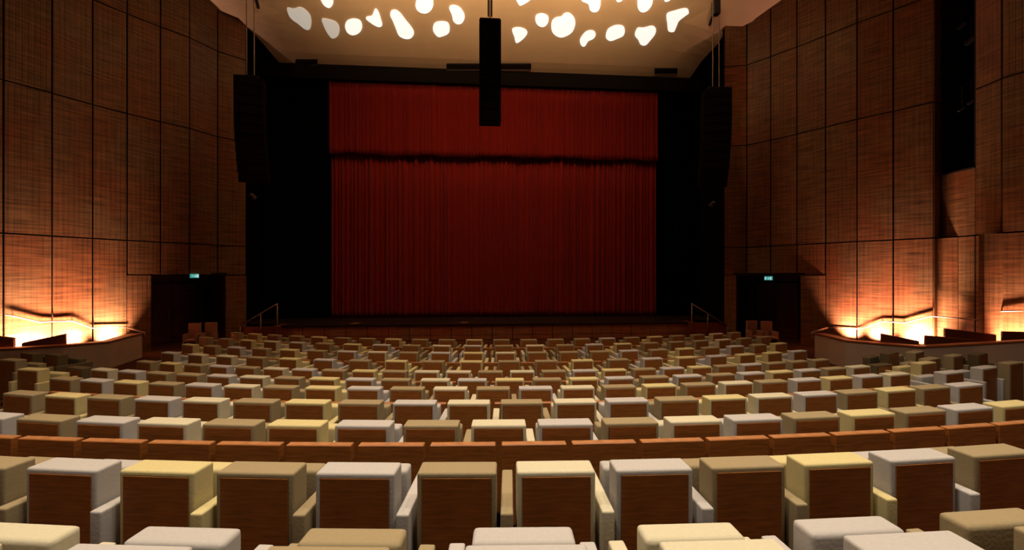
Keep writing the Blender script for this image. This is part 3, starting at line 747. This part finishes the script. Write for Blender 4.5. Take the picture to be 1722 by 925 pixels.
bench(-20, 22, 11.3, 11.5, 564, 569, 585, 'wooden bench back at the left edge of the photo')
bench(1482, 1546, 12.3, 11.9, 561.5, 574.5, 580, 'sloping wooden bench back nearest the right door recess')
bench(1558, 1640, 11.7, 11.4, 565, 572, 580, 'low wooden bench back in front of the pink fin')
bench(1590, 1676, 12.0, 11.6, 553, 563.5, 575, 'longer wooden bench back below the dark recess on the right wall')
bench(1686, 1760, 11.2, 10.8, 558, 560, 575, 'wooden bench back at the right edge of the photo')

# ------------------------------------------------------------------ exit signs
for (px, py, poly, lab) in ((324, 464.5, WL, 'green exit sign over the left door recess'), (1294, 468.5, WR, 'green exit sign over the right door recess')):
    p, n, t = wallpt(px, poly, .10); z = p.x*SN+p.y*CS; zz = hz(py, z)
    rz = math.atan2(n.y, n.x)+R(90)
    if math.cos(rz) < 0: pass
    o = empty('exit_sign', (p.x, p.y, zz), rz); tag(o, lab, 'exit sign', 'exit signs')
    W, H = .30, .155
    bm = rbox(-W/2, W/2, -.03, .03, -H/2, H/2, .008, 2); link('housing', tomesh('h', bm, M_exit), o)
    def flat(boxes, nm):
        bm = bmesh.new()
        for (x0, x1, z0, z1) in boxes: box(bm, x0, x1, -.0345, -.0305, z0, z1)
        link(nm, tomesh(nm, bm, M_exitw), o)
    if px < 800:
        flat([(.045, .125, -.055, .055)], 'doorway_symbol'); flat([(-.10, -.02, -.008, .008), (-.12, -.09, -.02, .02)], 'arrow_symbol')
        flat([(-.01, .02, -.01, .03), (.0, .012, .035, .05), (-.02, .0, -.05, -.01), (.015, .035, -.045, -.01)], 'running_figure')
    else:
        flat([(.06, .12, -.055, .055)], 'doorway_symbol'); flat([(-.12, -.07, -.05, .05)], 'arrow_symbol')
        flat([(-.01, .02, -.01, .03), (.0, .012, .035, .05), (-.02, .0, -.05, -.01), (.015, .035, -.045, -.01)], 'running_figure')
    bm = bmesh.new(); box(bm, -.13, .13, -.02, .03, H/2, H/2+.05); link('mounting_bar', tomesh('mb', bm, mat('mount_brown', (.3, .18, .12), .5)), o)

# ------------------------------------------------------------------ theatre seats
W2 = .232
def seat_meshes(c, low_pan):
    f = MF[c]; d = {}
    bm = rbox(-W2, W2, 0, .16, .12, HEAD, .016, 3); d['backrest'] = tomesh('backrest', bm, f, True)
    pt = HEAD-(.10 if low_pan else .13)
    bm = rbox(-W2+.01, W2-.01, .32, .45, .30, pt, .025, 3); d['seat_cushion'] = tomesh('cushion', bm, f, True)
    bm = rbox(-.037, .037, -.06, .50, .12, .665, .012, 3); d['armrest'] = tomesh('armrest', bm, f, True)
    return d
bm = bmesh.new()
box(bm, -W2+.026, W2-.026, -.005, .05, .14, HEAD-.026)
bmesh.ops.bevel(bm, geom=[e for e in bm.edges if all(v.co.y < 0 for v in e.verts)], offset=.005, segments=2, affect='EDGES')
ME_panel = tomesh('back_panel', bm, M_shell)
bm = rbox(-.20, .20, .05, .34, .10, .34, .02, 2); ME_box = tomesh('under_box', bm, M_shell)
bm = bmesh.new(); box(bm, -.03, .03, .1, .2, 0, .12); box(bm, -.06, .06, .04, .34, 0, .02); ME_foot = tomesh('foot', bm, M_dark)
bm = bmesh.new(); box(bm, -.12, .12, -.07, -.01, 0, .12); ME_pfoot = tomesh('panel_foot', bm, M_dark)
protos = {}
def proto(c, low, arms):
    key = (c, low, arms)
    if key not in protos:
        ms = seat_meshes(c, low); parts = [('backrest', ms['backrest'], (0, 0, 0)), ('seat_cushion', ms['seat_cushion'], (0, 0, 0)), ('back_panel', ME_panel, (0, 0, 0)), ('under_box', ME_box, (0, 0, 0)), ('foot', ME_foot, (0, 0, 0))]
        protos[key] = (parts, ms['armrest'])
    return protos[key]
def make_seat(x, y, z, rz, c, label, group, low=False, arms='r', ax=.295):
    parts, arm = proto(c, low, arms)
    o = empty('theatre_seat', (x, y, z), rz); tag(o, label, 'seat', group)
    back = None
    for nm, me, l in parts:
        ch = link(nm, me, back if nm == 'back_panel' and back else o)
        if nm == 'backrest': back = ch
        if nm == 'foot': ch.location = (0, .05, 0); ch.scale = (1, 1, .85)
    if 'r' in arms: link('armrest', arm, o, (ax, 0, 0)); 
    if 'l' in arms: link('armrest', arm, o, (-ax, 0, 0))
    return o
ORD = ['zeroth', 'first', 'second', 'third', 'fourth', 'fifth', 'sixth', 'seventh', 'eighth', 'ninth', 'tenth', 'eleventh', 'twelfth', 'thirteenth', 'fourteenth', 'fifteenth', 'sixteenth', 'seventeenth', 'eighteenth', 'nineteenth', 'twentieth', 'twenty-first', 'twenty-second', 'twenty-third', 'twenty-fourth', 'twenty-fifth', 'twenty-sixth']
ROWTXT = {'A': 'the nearest, cut-off row', 'B': 'the second row from the camera', 'D': 'the third seat row from the camera', 'E': 'the fourth seat row from the camera', 'F': 'the fifth seat row from the camera', 'G': 'the sixth seat row from the camera', 'H': 'the seventh seat row from the camera',
          'I': 'the fourth row from the stage', 'J': 'the third row from the stage', 'K': 'the second row from the stage', 'L': 'the front row at the stage'}
WIDE = {'A', 'I', 'J', 'K', 'L'}
for (nm, z, h, rad, seats) in ROWS:
    rr, cy, ths, k = row_fit[nm]
    fz = max(0, EYE-h-HEAD); pitch = abs(k)*rad; vis = 0
    for i, ((px, c), th) in enumerate(zip(seats, ths)):
        if nm != 'A' and (px < -60 or px > 1830): continue
        x = AX+rad*math.sin(th); y = cy-rad*math.cos(th)
        rz = th*1.2                      # seat faces the centre of its row's circle
        inview = -60 < px < 1760 or nm == 'A'
        vis += inview
        arms = 'rl' if (nm in WIDE or i == 0) else 'r'
        if nm not in WIDE: ax = pitch/2
        else: ax = .30
        make_seat(x, y, fz, rz, c, '%s theatre seat, %s from the left in %s' % (FAB[c][0], ORD[max(vis, 1)], ROWTXT[nm]), 'theatre seats in %s' % ROWTXT[nm], nm == 'A', arms, ax)

# low wooden back panels standing half a seat over, behind every second row
for nm, off, hdrop, lab in (('D', .17, .10, 'behind the third seat row'), ('F', .17, .15, 'behind the fifth seat row'), ('H', .17, .15, 'behind the seventh seat row'), ('J', .17, .2, 'behind the third row from the stage'), ('L', .17, .2, 'behind the front row at the stage')):
    row = [r for r in ROWS if r[0] == nm][0]; rr, cy, ths, k = row_fit[nm]; fz = max(0, EYE-row[2]-HEAD)
    wpn = abs(k)*rr*.5-.022
    top = HEAD-hdrop
    bm = rbox(-wpn, wpn, -.075, 0, .12, top, .006, 1); me = tomesh('panel', bm, [M_shell, M_lip])
    for p in me.polygons:
        if p.normal.z > .8 and p.center.z > top-.02: p.material_index = 1
    for i in range(len(ths)-1):
        th = (ths[i]+ths[i+1])/2; px = (row[4][i][0]+row[4][i+1][0])/2
        r2 = rr+off-.08
        o = empty('wooden_panel', (AX+r2*math.sin(th), cy-r2*math.cos(th), fz), th)
        tag(o, 'low orange-brown wooden panel, %s from the left %s' % (ORD[i+1], lab), 'panel', 'low wooden panels %s' % lab)
        link('board', me, o); link('foot', ME_pfoot, o)

# side blocks: seats standing beyond the aisles, turned towards the stage
SIDE = [
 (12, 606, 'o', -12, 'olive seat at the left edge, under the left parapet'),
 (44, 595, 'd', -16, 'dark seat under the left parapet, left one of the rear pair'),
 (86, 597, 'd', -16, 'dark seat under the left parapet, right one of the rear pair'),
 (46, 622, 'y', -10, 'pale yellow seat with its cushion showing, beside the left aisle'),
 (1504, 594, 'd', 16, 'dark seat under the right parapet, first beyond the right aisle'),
 (1547, 592.5, 'o', 16, 'olive seat under the right parapet, second beyond the right aisle'),
 (1572, 604, 'o', 14, 'olive seat in the right side block, in front of the dark pair'),
 (1612, 598.5, 'o', 14, 'brownish olive seat in the middle of the right side block'),
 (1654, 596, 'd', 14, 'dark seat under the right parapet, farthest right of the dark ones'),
 (1562, 611, 'y', 10, 'golden yellow seat at the end of the right aisle'),
 (1606, 627, 'g', 8, 'low grey seat at the near corner of the right side block'),
 (1665, 619, 'g', 10, 'pale grey seat right of the low grey one in the right side block'),
 (1710, 611, 'o', 10, 'brownish seat second from the right edge, under the right parapet'),
 (1762, 605, 'c', 10, 'cream seat cut by the right edge, under the right parapet'),
]
for px, py, c, ang, lab in SIDE:
    h = EYE-.25-HEAD; zz = 720*h/(py-463); x, y = pz(px, zz)
    make_seat(x, y, .25, R(ang*1.6), c, lab, 'side block seats', False, 'rl' if c in 'yg' else 'r', .285)

# pair of upright chairs against the side, facing the hall, beside each door
def aisle_chair(x, y, rz, lab):
    o = empty('aisle_chair', (x, y, 0), rz); tag(o, lab, 'chair', 'chairs beside the doors')
    bm = rbox(-.19, .19, .0, .10, .30, .98, .02, 2); link('backrest', tomesh('ab', bm, M_pink, True), o)
    bm = rbox(-.155, .155, -.42, -.02, .36, .46, .03, 2); link('seat', tomesh('as', bm, M_pink, True), o)
    for s in (-.185, .185):
        bm = rbox(s-.025, s+.025, -.40, .08, .0, .64, .012, 2); link('armrest', tomesh('aa', bm, M_pink, True), o)
M_pink = mat('pinkish_fabric', (.34, .17, .11), .85, .1, noise=.1, nscale=40)
for (px, z_, rz, lab) in ((327, 15.2, 12, 'left chair of the pinkish pair beside the left door'), (354, 15.4, 12, 'right chair of the pinkish pair beside the left door'), (1265, 16.0, -8, 'left chair of the pinkish pair beside the right door'), (1290, 15.8, -8, 'right chair of the pinkish pair beside the right door')):
    x, y = pz(px, z_); aisle_chair(x, y, R(rz), lab)
